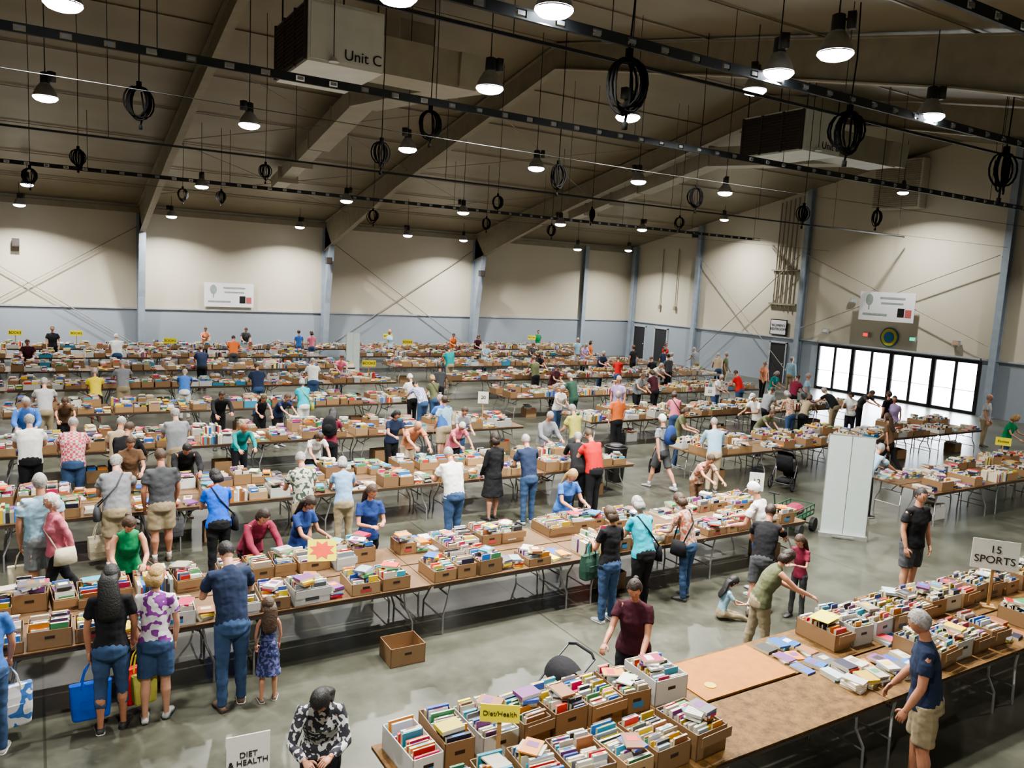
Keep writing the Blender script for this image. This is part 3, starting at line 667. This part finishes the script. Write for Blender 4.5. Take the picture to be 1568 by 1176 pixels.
# HVAC units + ducts
wh=mat("hvac_white_metal",(.62,.65,.61),.4,0,.06,2);lv=mat("louver_brown",(.045,.035,.028),.6);dct=mat("duct_galvanised",(.36,.34,.27),.45,.1,.08,2)
bl=mat("lettering_black",(.01,.01,.01),.5)
def unit(x,y,z,lab,duct_x):
    mb=MB();mb.box((.8,1.2,.6),(1.6,2.4,1.2),0)
    for k in range(13): mb.box((-.03,1.2,.1+k*.083),(.05,2.2,.05),1)
    mb.box((-.02,1.2,.6),(.02,2.3,1.1),1)
    for yy in(.07,.8,1.6,2.33): mb.box((-.04,yy,.6),(.05,.06,1.15),1)
    mb.box((.8,-.01,.6),(1.5,.02,1.08),0);mb.tube([(.5,-.1,1.5),(.5,-.1,.9),(.5,-.12,.12)],.01,5,1);mb.tube([(.5,-.12,.12),(.5,-.12,.02)],[.03,.11],10,0)
    for px in(.1,1.5):
        for py in(.1,2.3): mb.tube([(px,py,1.2),(px,py,roofz(y+py)-z-.06)],.02,5,1)
    o=mb.obj("hvac_unit",[wh,lv],(x,y,z))
    text(lab,o,(1.15,-.04,.22),(rad(90),0,0),.3,bl)
    mb=MB()
    def rect(pts,w,h):
        P_=[V(p) for p in pts];vs=[]
        for i,p in enumerate(P_):
            t=(P_[min(i+1,len(P_)-1)]-P_[max(i-1,0)]).normalized();s_=t.cross(V((0,0,1))).normalized();u_=s_.cross(t)
            for a,b2 in((-1,-1),(1,-1),(1,1),(-1,1)): vs.append(p+s_*a*w/2+u_*b2*h/2)
        k=len(P_);mb.add(vs,[(i*4+j,i*4+(j+1)%4,(i+1)*4+(j+1)%4,(i+1)*4+j) for i in range(k-1) for j in range(4)]+[(3,2,1,0),tuple((k-1)*4+j for j in range(4))])
    rect([(x+1.62,y+1.2,z+.6),(duct_x,y+1.2,z+.6)],1.0,.8)
    rect([(duct_x,y+.6,z+.6),(duct_x,y+3.4,z+.9),(duct_x,24.5,roofz(24.5)-.65)],.95,.75)
    rect([(duct_x,24.5,roofz(24.5)-.65),(duct_x,29,roofz(29)-.6)],.75,.6)
    rect([(duct_x,29,roofz(29)-.55),(duct_x,34.6,roofz(34.6)-.5)],.55,.45)
    for yy in(20.5,22.5,24.5,26.5,29,31,33): mb.box((duct_x,yy,roofz(yy)-.6),(1.02 if yy<24.6 else .82,.05,.8 if yy<24.6 else .62))
    mb.obj("air_duct",[dct])
unit(4.8,16.3,8.85,"Unit C",9.0);unit(19.0,15.7,8.85,"Unit D",24.4)
mb=MB();mb.box((XW-.3,22.7,10.0),(.5,2.4,2.2),0)
for k in range(22): mb.box((XW-.57,22.7,9.0+k*.095),(.05,2.2,.05),1)
mb.obj("wall_vent_louver",[mat("vent_casing",(.5,.48,.4),.5),mat("louver_tan",(.3,.26,.18),.6)])
# doors
fr=mat("door_frame_dark",(.02,.02,.022),.4,.3)
gm,nt,b=newmat("door_glass");nt.nodes.remove(b)
tr=nt.nodes.new("ShaderNodeBsdfTransparent");gl=nt.nodes.new("ShaderNodeBsdfGlossy");gl.inputs["Roughness"].default_value=.05;mxx=nt.nodes.new("ShaderNodeMixShader");mxx.inputs[0].default_value=.06
nt.links.new(tr.outputs[0],mxx.inputs[1]);nt.links.new(gl.outputs[0],mxx.inputs[2]);nt.links.new(mxx.outputs[0],nt.nodes["Material Output"].inputs[0])
for k in range(4):
    y0=18.2+k*2.05;mb=MB();x=XW
    for q in range(2):
        a=y0+.05+q*.975;bb=a+.975
        for yy in(a+.035,bb-.035): mb.box((x,yy,DZ/2),(.06,.07,DZ-.06))
        for zz,h in((.07,.14),(DZ-.08,.1)): mb.box((x,(a+bb)/2,zz),(.05,bb-a,h))
        mb.add([(x,a+.05,.1),(x,bb-.05,.1),(x,bb-.05,DZ-.1),(x,a+.05,DZ-.1)],[(0,1,2,3)],1)
        mb.tube([(x-.07,a+.06,1.0),(x-.07,bb-.06,1.0)],.018,6)
    mb.box((x,y0+.03,DZ/2),(.12,.14,DZ));mb.box((x,y0+2.0,DZ/2),(.12,.1,DZ));mb.box((x,y0+1.02,DZ-.02),(.1,2.0,.05))
    mb.obj("door_%d"%(k+1),[fr,gm])
ddk=mat("door_dark_paint",(.03,.03,.033),.5)
def sdoor(i,y,w,m_):
    mb=MB();mb.box((XW-.06,y,1.05),(.06,w,2.1),0);mb.box((XW-.08,y-w/2-.04,1.08),(.1,.08,2.16),1);mb.box((XW-.08,y+w/2+.04,1.08),(.1,.08,2.16),1);mb.box((XW-.08,y,2.14),(.1,w+.16,.08),1);mb.ell((XW-.14,y-w/2+.1,1.0),(.04,.04,.04),1);mb.obj("door_%d"%i,[m_,tm])
sdoor(5,40.4,1.1,ddk);sdoor(6,38.3,1.1,ddk);sdoor(7,28.9,1.0,ddk);sdoor(8,14.8,1.2,ddk)
pw=mat("banner_vinyl_white",(.68,.68,.7),.5,0,.02);gy=mat("print_grey",(.25,.3,.28),.6);rdp=mat("print_red",(.4,.1,.1),.6)
def banner(loc,rz,w,h,name):
    mb=MB();mb.box((0,0,0),(w,.02,h),0)
    mb.ell((-w*.32,-.014,h*.22),(w*.07,.004,h*.2),1,12,6);mb.box((-w*.32,-.014,-.02*h),(w*.02,.006,h*.2),1)
    mb.box((w*.1,-.014,h*.3),(w*.45,.006,h*.07),1);mb.box((w*.1,-.014,h*.12),(w*.4,.006,h*.06),1)
    mb.box((-w*.2,-.014,-h*.28),(w*.45,.006,h*.07),1)
    mb.box((w*.27,-.014,-h*.18),(w*.12,.006,h*.3),2);mb.box((w*.4,-.014,-h*.2),(w*.11,.006,h*.26),3)
    mb.obj(name,[pw,gy,bl,rdp],loc,rz)
banner((8.5,YW-.12,3.2),0,2.4,1.2,"wall_banner");banner((XW-.5,22.55,4.4),-rad(90),2.8,1.35,"wall_banner")
mb=MB();mb.tube([(0,0,0),(0,-.05,0)],.46,24,0);mb.tube([(0,-.05,0),(0,-.06,0)],.40,24,1);mb.tube([(0,-.06,0),(0,-.065,0)],.27,24,2);mb.obj("round_emblem_sign",[mat("sign_teal",(.01,.12,.16),.5),mat("sign_yellow",(.5,.4,.05),.5),mat("sign_blue",(.02,.15,.3),.5)],(XW-.05,22.5,2.98),-rad(90))
mb=MB();mb.box((0,0,0),(1.1,.04,.85),0);mb.box((0,-.01,0),(1.0,.04,.75),1)
o=mb.obj("restroom_sign",[bl,pw],(XW-.1,29.0,2.95),-rad(90));text("WOMEN'S\nRESTROOM",o,(0,-.045,0),(rad(90),0,0),.2,bl)
for y,cn,cc in((23.7,"exit_sign",(.8,.05,.02)),(21.3,"exit_sign",(.05,.6,.3)),(26.0,"alarm_box",(.6,.6,.6)),(24.6,"wall_speaker",(.5,.5,.5)),(19.3,"alarm_box",(.5,.3,.2))):
    mb=MB();mb.box((0,0,0),(.32,.1,.24),0);mb.box((0,-.055,0),(.24,.02,.15),1);mb.obj(cn,[tm,mat("sign_glow_%s_%d"%(cn,int(y)),cc,.5,emit=1.5 if cn=="exit_sign" else 0)],(XW-.12,y,3.0 if y!=24.6 else 4.6),-rad(90))
mb=MB()
for q in range(5):
    yy=28.4+q*.28;mb.tube([(XW-.1,yy,3.9+q*.05),(XW-.1,yy,roofz(yy)-.2)],.035,6)
mb.box((XW-.1,28.9,4.2),(.12,1.8,.1));mb.box((XW-.1,28.9,6),(.12,1.8,.08))
mb.obj("electrical_conduits",[stl])
mb=MB()
for yy in(37.2,38.6): mb.tube([(XW-.1,yy,3.5),(XW-.1,yy,7.2)],.03,6);mb.box((XW-.12,yy,3.5),(.12,.15,.25))
mb.obj("wall_conduits",[stl])
for x,y,z in((-.6,YW-.3,5.2),(13.2,YW-1.4,5.2),(XW-.5,35.5,8.0),(22.3,YW-1.4,5)):
    mb=MB();mb.box((0,0,0),(.28,.25,.35));mb.box((0,-.13,0),(.22,.02,.28),1);mb.box((0,.16,.05),(.05,.2,.05));mb.obj("wall_speaker",[ddk,lv],(x,y,z))
mb=MB();mb.box((XW+20.4,22,-.15),(40,80,.2));mb.obj("ground_outside",[mat("outdoor_concrete",(.6,.6,.58),.8)])
w_=bpy.data.worlds.new("World");sc.world=w_;w_.use_nodes=True;bg=w_.node_tree.nodes["Background"];bg.inputs[0].default_value=(.85,.93,1,1);bg.inputs[1].default_value=20
# ================= TABLES =================
TM=MB()
TM.box((0,0,.735),(2.43,.75,.03),0)
TM.box((0,.365,.715),(2.36,.02,.05),1);TM.box((0,-.365,.715),(2.36,.02,.05),1)
for e in(-1,1):
    for f in(-1,1):
        TM.tube([(e*.88,f*.26,.715),(e*.92,f*.25,.45),(e*1.0,f*.30,.25),(e*1.0,f*.31,.0)],.014,6,2)
    TM.tube([(e*.9,-.25,.5),(e*.9,.25,.5)],.012,6,2);TM.tube([(e*1.0,-.3,.22),(e*1.0,.3,.22)],.011,6,2);TM.tube([(e*.9,0,.5),(e*.45,0,.715)],.01,6,2)
def woodmat(nm,c1,c2):
    m,nt,b=newmat(nm);tc=nt.nodes.new("ShaderNodeTexCoord");n=nt.nodes.new("ShaderNodeTexNoise");n.inputs["Scale"].default_value=9;n.inputs["Detail"].default_value=8;n.inputs["Roughness"].default_value=.75
    nt.links.new(tc.outputs["Object"],n.inputs["Vector"]);r=nt.nodes.new("ShaderNodeValToRGB");r.color_ramp.elements[0].position=.38;r.color_ramp.elements[1].position=.6
    r.color_ramp.elements[0].color=c1;r.color_ramp.elements[1].color=c2;nt.links.new(n.outputs["Fac"],r.inputs["Fac"]);nt.links.new(r.outputs["Color"],b.inputs["Base Color"]);b.inputs["Roughness"].default_value=.65;b.inputs["Specular IOR Level"].default_value=.25;return m
te=mat("table_edge",(.04,.03,.025),.5);tl=mat("table_leg_steel",(.35,.35,.36),.35,.7)
TME=TM.mesh("folding_table",[mat("table_laminate_brown",(.12,.07,.035),.55,0,.25,3,spec=.3),te,tl])
TMP_=TM.mesh("folding_table_wood",[woodmat("table_plywood",(.065,.033,.009,1),(.17,.09,.027,1)),te,tl])
for bi,(y0,y1,x0,x1) in enumerate(BLK):
    for i in range(int(round((x1-x0)/TL))):
        for q in(0,1): inst("folding_table",TMP_ if bi==0 else TME,(x0+TL*(i+.5),y0+.39+q*.78,0))
PAL=[(.55,.04,.03),(.04,.1,.4),(.5,.45,.35),(.6,.56,.47),(.03,.03,.03),(.06,.25,.1),(.6,.4,.03),(.25,.1,.04),(.04,.3,.42),(.68,.68,.66),(.68,.68,.66),(.3,.26,.2),(.6,.22,.03),(.18,.05,.2),(.12,.12,.14),(.66,.64,.55),(.02,.15,.5),(.48,.02,.09),(.7,.58,.05),(.02,.02,.05),(.35,.42,.46)]
PG=(.58,.53,.4)
def book(mb,x,y,z,w,d,h,rz=0,tilt=0,flat=False,rr=R):
    c=rr.choice(PAL);k=rr.uniform(.65,1.2);c=tuple(min(.8,a*k) for a in c)
    M_=Matrix.Translation((x,y,z))@Matrix.Rotation(rz,4,'Z')@Matrix.Rotation(tilt,4,'X')
    vs=[M_@V((i*w/2,j*d/2,kk*h)) for kk in(0,1) for j in(-1,1) for i in(-1,1)]
    if flat: cols=[c,c,c,PG,PG,PG]
    else: cols=[c,c if rr.random()<.6 else PG,c,c,PG,PG]
    mb.add(vs,[(0,2,3,1),(4,5,7,6),(0,1,5,4),(2,6,7,3),(0,4,6,2),(1,3,7,5)],0,cols)
    if flat and rr.random()<.5:
        c2=rr.choice(PAL);vs=[M_@V((i*w*.32,j*d*.18+d*.12,h+.0015)) for j in(-1,1) for i in(-1,1)];mb.add(vs,[(0,1,3,2)],0,c2)
    if not flat and w>.1 and rr.random()<.5:
        c2=rr.choice(PAL);vs=[M_@V((i*w*.25,j*d*.4,h+.0012)) for j in(-1,1) for i in(-1,1)];mb.add(vs,[(0,1,3,2)],0,c2)
def carton(mb,cx,cy,z,w,d,h,rr,fill=True,fine=True,over=.03):
    q=rr.random()
    cc=(.25,.15,.075) if q<.72 else ((.52,.52,.5) if q<.87 else ((.33,.22,.12) if q<.96 else (.04,.2,.3)))
    k=rr.uniform(.75,1.2);cc=tuple(a*k for a in cc);t=.008
    rz=rr.uniform(-.08,.08);M_=Matrix.Translation((cx,cy,z))@Matrix.Rotation(rz,4,'Z')
    def bx(c,d_,col=cc): mb.box(c,d_,0,M_,col)
    bx((0,0,t/2+.001),(w,d,t));bx((-w/2+t/2,0,h/2),(t,d,h));bx((w/2-t/2,0,h/2),(t,d,h));bx((0,-d/2+t/2,h/2),(w,t,h));bx((0,d/2-t/2,h/2),(w,t,h))
    if fine:
        bx((0,-d/2-.001,h*.62),(.09,.003,.03),(.03,.02,.015))
        if rr.random()<.45: bx((rr.uniform(-.03,.03),-d/2-.001,h*.4),(w*.38,.002,h*.3),rr.choice([(.6,.6,.58),(.05,.05,.05),(.4,.06,.06),(.05,.2,.4)]))
        if rr.random()<.3: bx((0,-d/2-.05,h-.04),(w,.006,.09))
    if not fill:return
    cols=2 if w>.3 else 1
    for c in range(cols):
        y=-d/2+.02;bw=(w-.03)/cols-.008
        xx=(-w/2+.015+bw/2+.004)+(bw+.008)*c
        while y<d/2-.03:
            th=rr.uniform(.010,.036) if fine else rr.uniform(.03,.06)
            hh=h+over+rr.uniform(-.055,.035);ww=bw*rr.uniform(.7,.99)
            p=M_@V((xx+(bw-ww)*rr.uniform(-.5,.5),y+th/2,.01))
            book(mb,p.x,p.y,p.z,ww,th*.93,hh,rz,rr.uniform(-.12,.04) if -d/2+.08<y<d/2-.1 else 0,False,rr)
            y+=th
    if rr.random()<.7: 
        for a in range(rr.randint(1,2)):
            zz=z+h+over+.02;ox=rr.uniform(-.08,.08);oy=rr.uniform(-.16,.16)
            for k in range(rr.randint(1,3)):
                hh=rr.uniform(.012,.035);book(mb,cx+ox,cy+oy,zz,.15,.21,hh,rr.uniform(-1.6,1.6),0,True,rr);zz+=hh
def flats(mb,x0,x1,y0,y1,rr,pile=2,z=.751):
    x=x0
    while x<x1-.1:
        y=y0
        while y<y1-.1:
            zz=z
            for k in range(rr.randint(1,pile)):
                h=rr.uniform(.012,.035);book(mb,x+.09+rr.uniform(-.015,.015),y+.12,zz,rr.uniform(.13,.17),rr.uniform(.19,.23),h,rr.uniform(-.3,.3),0,True,rr);zz+=h
            y+=.25
        x+=.19
def spines(mb,x0,x1,cy,rr,fine,z=.752):
    x=x0+.01
    while x<x1-.03:
        th=rr.uniform(.014,.04) if fine else rr.uniform(.03,.06);hh=rr.uniform(.15,.23);dd=rr.uniform(.13,.19)
        book(mb,x+th/2,cy+rr.uniform(-.01,.01),z,th*.93,dd,hh,0,0,False,rr)
        x+=th
for bi,(y0,y1,x0,x1) in enumerate(BLK):
    near=bi<=1;rr=random.Random(100+bi)
    if bi==0: continue
    for i in range(int(round((x1-x0)/TL))):
        mb=MB();xa=x0+TL*i+.04;xb=xa+TL-.08
        for q in(0,1):
            x=xa
            while x<xb-.2:
                w=rr.uniform(.24,.46)
                if x+w>xb:break
                d=rr.uniform(.36,.64);h=rr.uniform(.11,.21)
                cy=(y0+.04+d/2) if q==0 else (y1-.04-d/2)
                t=rr.random()
                if t<(.74 if near else .56): carton(mb,x+w/2,cy,.752,w-.01,d,h,rr,True,near)
                elif t<.88: flats(mb,x,x+w,cy-d/2+.02,cy+d/2-.02,rr,6)
                elif t<.97:
                    yy=cy-d/2+.1
                    while yy<cy+d/2-.08: spines(mb,x,x+w,yy,rr,near);yy+=.2
                x+=w+rr.uniform(0,.03)
        if rr.random()<.6: carton(mb,rr.uniform(xa+.4,xb-.4),y0+.5,.001,.42,.35,.28,rr,rr.random()<.4,False)
        mb.obj("boxes_of_books",[BOOKM],color=True)
rr=random.Random(55)
def runbox(xa,xb,ya,d,h0=.17,over=.015):
    x=xa
    while x<xb-.2:
        w=rr.uniform(.28,.42);mb=MB();carton(mb,x+w/2,ya+d/2,.752,w-.02,d*rr.uniform(.8,1),rr.uniform(h0,h0+.07),rr,over=over);mb.obj("cardboard_box_of_books",[BOOKM],color=True);x+=w+rr.uniform(.01,.05)
runbox(2.42,5.35,5.15,.58,.2);runbox(2.42,5.3,4.33,.6,.2);runbox(7.6,9.5,5.15,.6);runbox(9.6,16.9,5.25,.5);runbox(8.3,9.7,4.4,.55);runbox(10.4,16.9,4.33,.55)
for a in((6.85,7.5,4.95,5.65,2),(7.0,7.7,4.45,4.85,5),(7.75,8.25,4.4,4.9,6),(9.75,10.3,4.4,4.95,3),(8.3,9.4,4.98,5.1,3)):
    mb=MB();flats(mb,*a[:4],rr,a[4]);mb.obj("loose_books",[BOOKM],color=True)
mb=MB();mb.box((0,0,0),(1.3,.7,.008));mb.obj("orange_board",[mat("orange_card",(.36,.14,.022),.6,spec=.25)],(6.15,5.4,.757))
mb=MB();mb.tube([(0,0,0),(0,0,.006)],.06,16);mb.obj("paper_dot",[mat("yellow_dot",(.6,.45,.05),.5)],(5.75,5.25,.762))
mb=MB();mb.box((0,0,0),(.34,.24,.006));mb.obj("yellow_paper",[mat("card_yellow",(.65,.58,.03),.6,0,.02)],(7.75,5.45,1.04),.2)
mb=MB();carton(mb,3.8,8.45,.001,.45,.38,.24,random.Random(3),False);mb.obj("cardboard_box",[BOOKM],color=True)
# signs
yl=MC["card_yellow"];wc=mat("card_white",(.6,.6,.56),.6,0,.02);wd=mat("wood_stake",(.33,.2,.08),.7)
def sign(x,y,z0,h,w,hh,m_,t=None,rz=0,size=.1,name="category_sign"):
    mb=MB();mb.box((0,0.02,0.012),(.16,.16,.024),1);mb.box((0,.02,h/2),(.035,.015,h),1);mb.box((0,0,h),(w,.008,hh),0)
    o=mb.obj(name,[m_,wd],(x,y,z0),rz)
    if t:text(t,o,(0,-.01,h),(rad(90),0,0),size,bl)
    return o
sign(3.13,5.02,.752,.5,.32,.15,yl,"Diet/Health",-rad(32),.058);sign(10.7,5.13,.752,.72,.55,.4,wc,"15\nSPORTS",-rad(50),.14)
sign(11.2,9.57,.752,.55,.26,.34,wc,"12",-rad(40),.14);sign(10.9,19.3,.752,.6,.3,.34,wc,"20",-rad(30),.14);sign(20.7,10.1,.752,.6,.34,.2,yl,"Fiction",-rad(60),.09)
sign(1.25,5.39,0,1.2,.3,.36,wc,"DIET\n& HEALTH",-rad(5),.06)
sign(19.4,18.9,.752,.6,.34,.3,wc,"22",-rad(40),.14)
for x,y in((-.69,39.6),(1.6,39.6),(4.97,36.2),(16.3,39.6),(15.95,36.2),(25.5,39.6),(10.6,27.5)): sign(x,y,.752,.62,.5,.24,yl,"BOOKS",-rad(15),.14)
mb=MB();pts=[]
for k in range(16):
    a=math.pi*2*k/16;r_=.17 if k%2 else .1;pts.append((r_*math.cos(a)*1.0,-.006,r_*math.sin(a)*.75))
mb.box((0,.0,0),(.36,.006,.28),0);mb.add(pts+[(0,-.007,0)],[(k,(k+1)%16,16) for k in range(16)],1)
o=mb.obj("sale_sign",[yl,mat("print_bright_red",(.6,.05,.02),.5)],(3.1,9.5,1.14),-.3);o.rotation_euler=(-.5,0,-.3)
def rbanner(x,y,rz,w,h):
    mb=MB();mb.box((0,0,.04),(w+.06,.14,.08),1);mb.box((0,.09,.03),(.4,.35,.03),1)
    for e in(-1,1): mb.box((e*w/4,0,h/2+.05),(w/2-.012,.012,h-.06),0)
    mb.box((0,.015,h+.02),(w+.02,.04,.035),1);mb.tube([(0,.04,.05),(0,.04,h)],.012,6,1);mb.tube([(-w/2,.02,.05),(-w/2,.02,h)],.01,6,1);mb.tube([(w/2,.02,.05),(w/2,.02,h)],.01,6,1)
    mb.obj("roller_banner_stand",[mat("banner_back_pale",(.4,.46,.44),.5,0,.03),mat("aluminium",(.5,.5,.5),.35,.8)],(x,y,0),rz)
rbanner(13.57,9.36,-rad(46),.84,2.02);rbanner(12.4,34.2,-rad(20),.6,1.95)
mb=MB();mb.tube([(0,0,0),(0,0,.02),(0,0,.8),(0,0,.84),(0,0,.86)],[.2,.22,.28,.3,.29],16);mb.tube([(0,0,.86),(0,0,.92)],[.27,.12],16);mb.obj("trash_can",[mat("black_plastic",(.012,.012,.013),.4)],(12.0,14.6,0),smooth=True)
def stroller(x,y,rz,sc_=1,name="stroller"):
    mb=MB();bk_=0;gr=1
    for wx_,wy_,r_ in((-.27,-.25,.15),(.27,-.25,.15),(-.06,.5,.11),(.06,.5,.11)):
        for a in range(16):
            t=2*math.pi*a/16;t2=2*math.pi*(a+1)/16
            mb.tube([(wx_,wy_+r_*math.cos(t),r_+.018+r_*math.sin(t)),(wx_,wy_+r_*math.cos(t2),r_+.018+r_*math.sin(t2))],.018,5,bk_)
        for a in range(5):
            t=2*math.pi*a/5;mb.tube([(wx_,wy_,r_),(wx_,wy_+r_*math.cos(t),r_+r_*math.sin(t))],.006,4,gr)
    mb.tube([(-.27,-.25,.15),(.27,-.25,.15)],.012,6,gr)
    for e in(-1,1):
        mb.tube([(e*.06,.5,.11),(e*.2,.3,.4),(e*.25,-.1,.75),(e*.25,-.42,1.02)],.014,6,gr);mb.tube([(e*.27,-.25,.15),(e*.25,.05,.62)],.014,6,gr)
    mb.tube([(-.25,-.42,1.02),(-.15,-.46,1.05),(.15,-.46,1.05),(.25,-.42,1.02)],.018,6,bk_)
    mb.tube([(0,-.22,.85),(0,-.14,.62),(0,-.06,.45),(0,.18,.42),(0,.32,.36),(0,.36,.22)],[(.2,.03),(.21,.045),(.21,.05),(.2,.045),(.18,.03),(.16,.02)],10,bk_,V((1,0,0)))
    vs=[];fs=[]
    for i in range(7):
        t=rad(-10+i*16)
        for k in range(7):
            u=-1+k/3;vs.append((u*.22,-.2-.02+.26*math.sin(t)*(1-.25*u*u),.74+.22*math.cos(t)*(1-.2*u*u)))
    for i in range(6):
        for k in range(6): fs.append((i*7+k,i*7+k+1,(i+1)*7+k+1,(i+1)*7+k))
    mb.add(vs,fs,bk_)
    mb.tube([(0,-.2,.2),(0,.15,.2)],[(.18,.07),(.18,.05)],8,bk_,V((1,0,0)))
    o=mb.obj(name,[clothmat('black'),mat("stroller_frame",(.08,.08,.09),.4,.6)],(x,y,0),rz,smooth=True);o.scale=(sc_,)*3
stroller(15.7,12.55,-1.2);stroller(4.5,6.22,1.62,.85)
mb=MB()
mb.box((0,0,.32),(1.0,.5,.03),0)
for e in(-1,1):
    mb.box((0,e*.25,.42),(1.0,.02,.03),0);mb.box((0,e*.25,.52),(1.0,.02,.02),0);mb.box((e*.5,0,.52),(.02,.5,.02),0)
    for k in range(6): mb.box((-.5+k*.2,e*.25,.42),(.015,.015,.2),0)
    for f in(-1,1): mb.tube([(e*.36,f*.27,.14),(e*.36,f*.35,.14)],[.14,.14],14,1);mb.tube([(e*.36,0,.14),(e*.36,f*.3,.14)],.015,5,0)
    mb.box((e*.36,0,.23),(.06,.3,.16),0)
mb.tube([(-.5,0,.25),(-.85,0,.55),(-1.0,0,.95)],.014,6,0);mb.tube([(-1.0,-.1,.95),(-1.0,.1,.95)],.016,6,1)
mb.ell((.1,0,.42),(.3,.18,.13),2,10,6);mb.box((-.28,0,.42),(.25,.3,.18),3)
mb.obj("garden_wagon",[mat("wagon_green",(.03,.09,.05),.5,.3),mat("tire_black",(.012,.012,.012),.8),clothmat('maroon'),mat("carton_plain",(.27,.16,.08),.7)],(12.95,10.1,0),.3)
mb=MB();mb.add([(-.14,-.1,.02),(0,-.1,0),(.14,-.1,.02),(-.14,.1,.02),(0,.1,0),(.14,.1,.02),(-.14,-.1,.0),(.14,-.1,.0),(.14,.1,.0),(-.14,.1,.0)],[(0,1,4,3),(1,2,5,4),(6,9,8,7),(0,3,9,6),(2,7,8,5)]);mb.obj("open_book",[wc],(8.85,7.38,.26),.6)
sc.view_settings.look='AgX - Medium High Contrast'
sc.view_settings.exposure=0.2
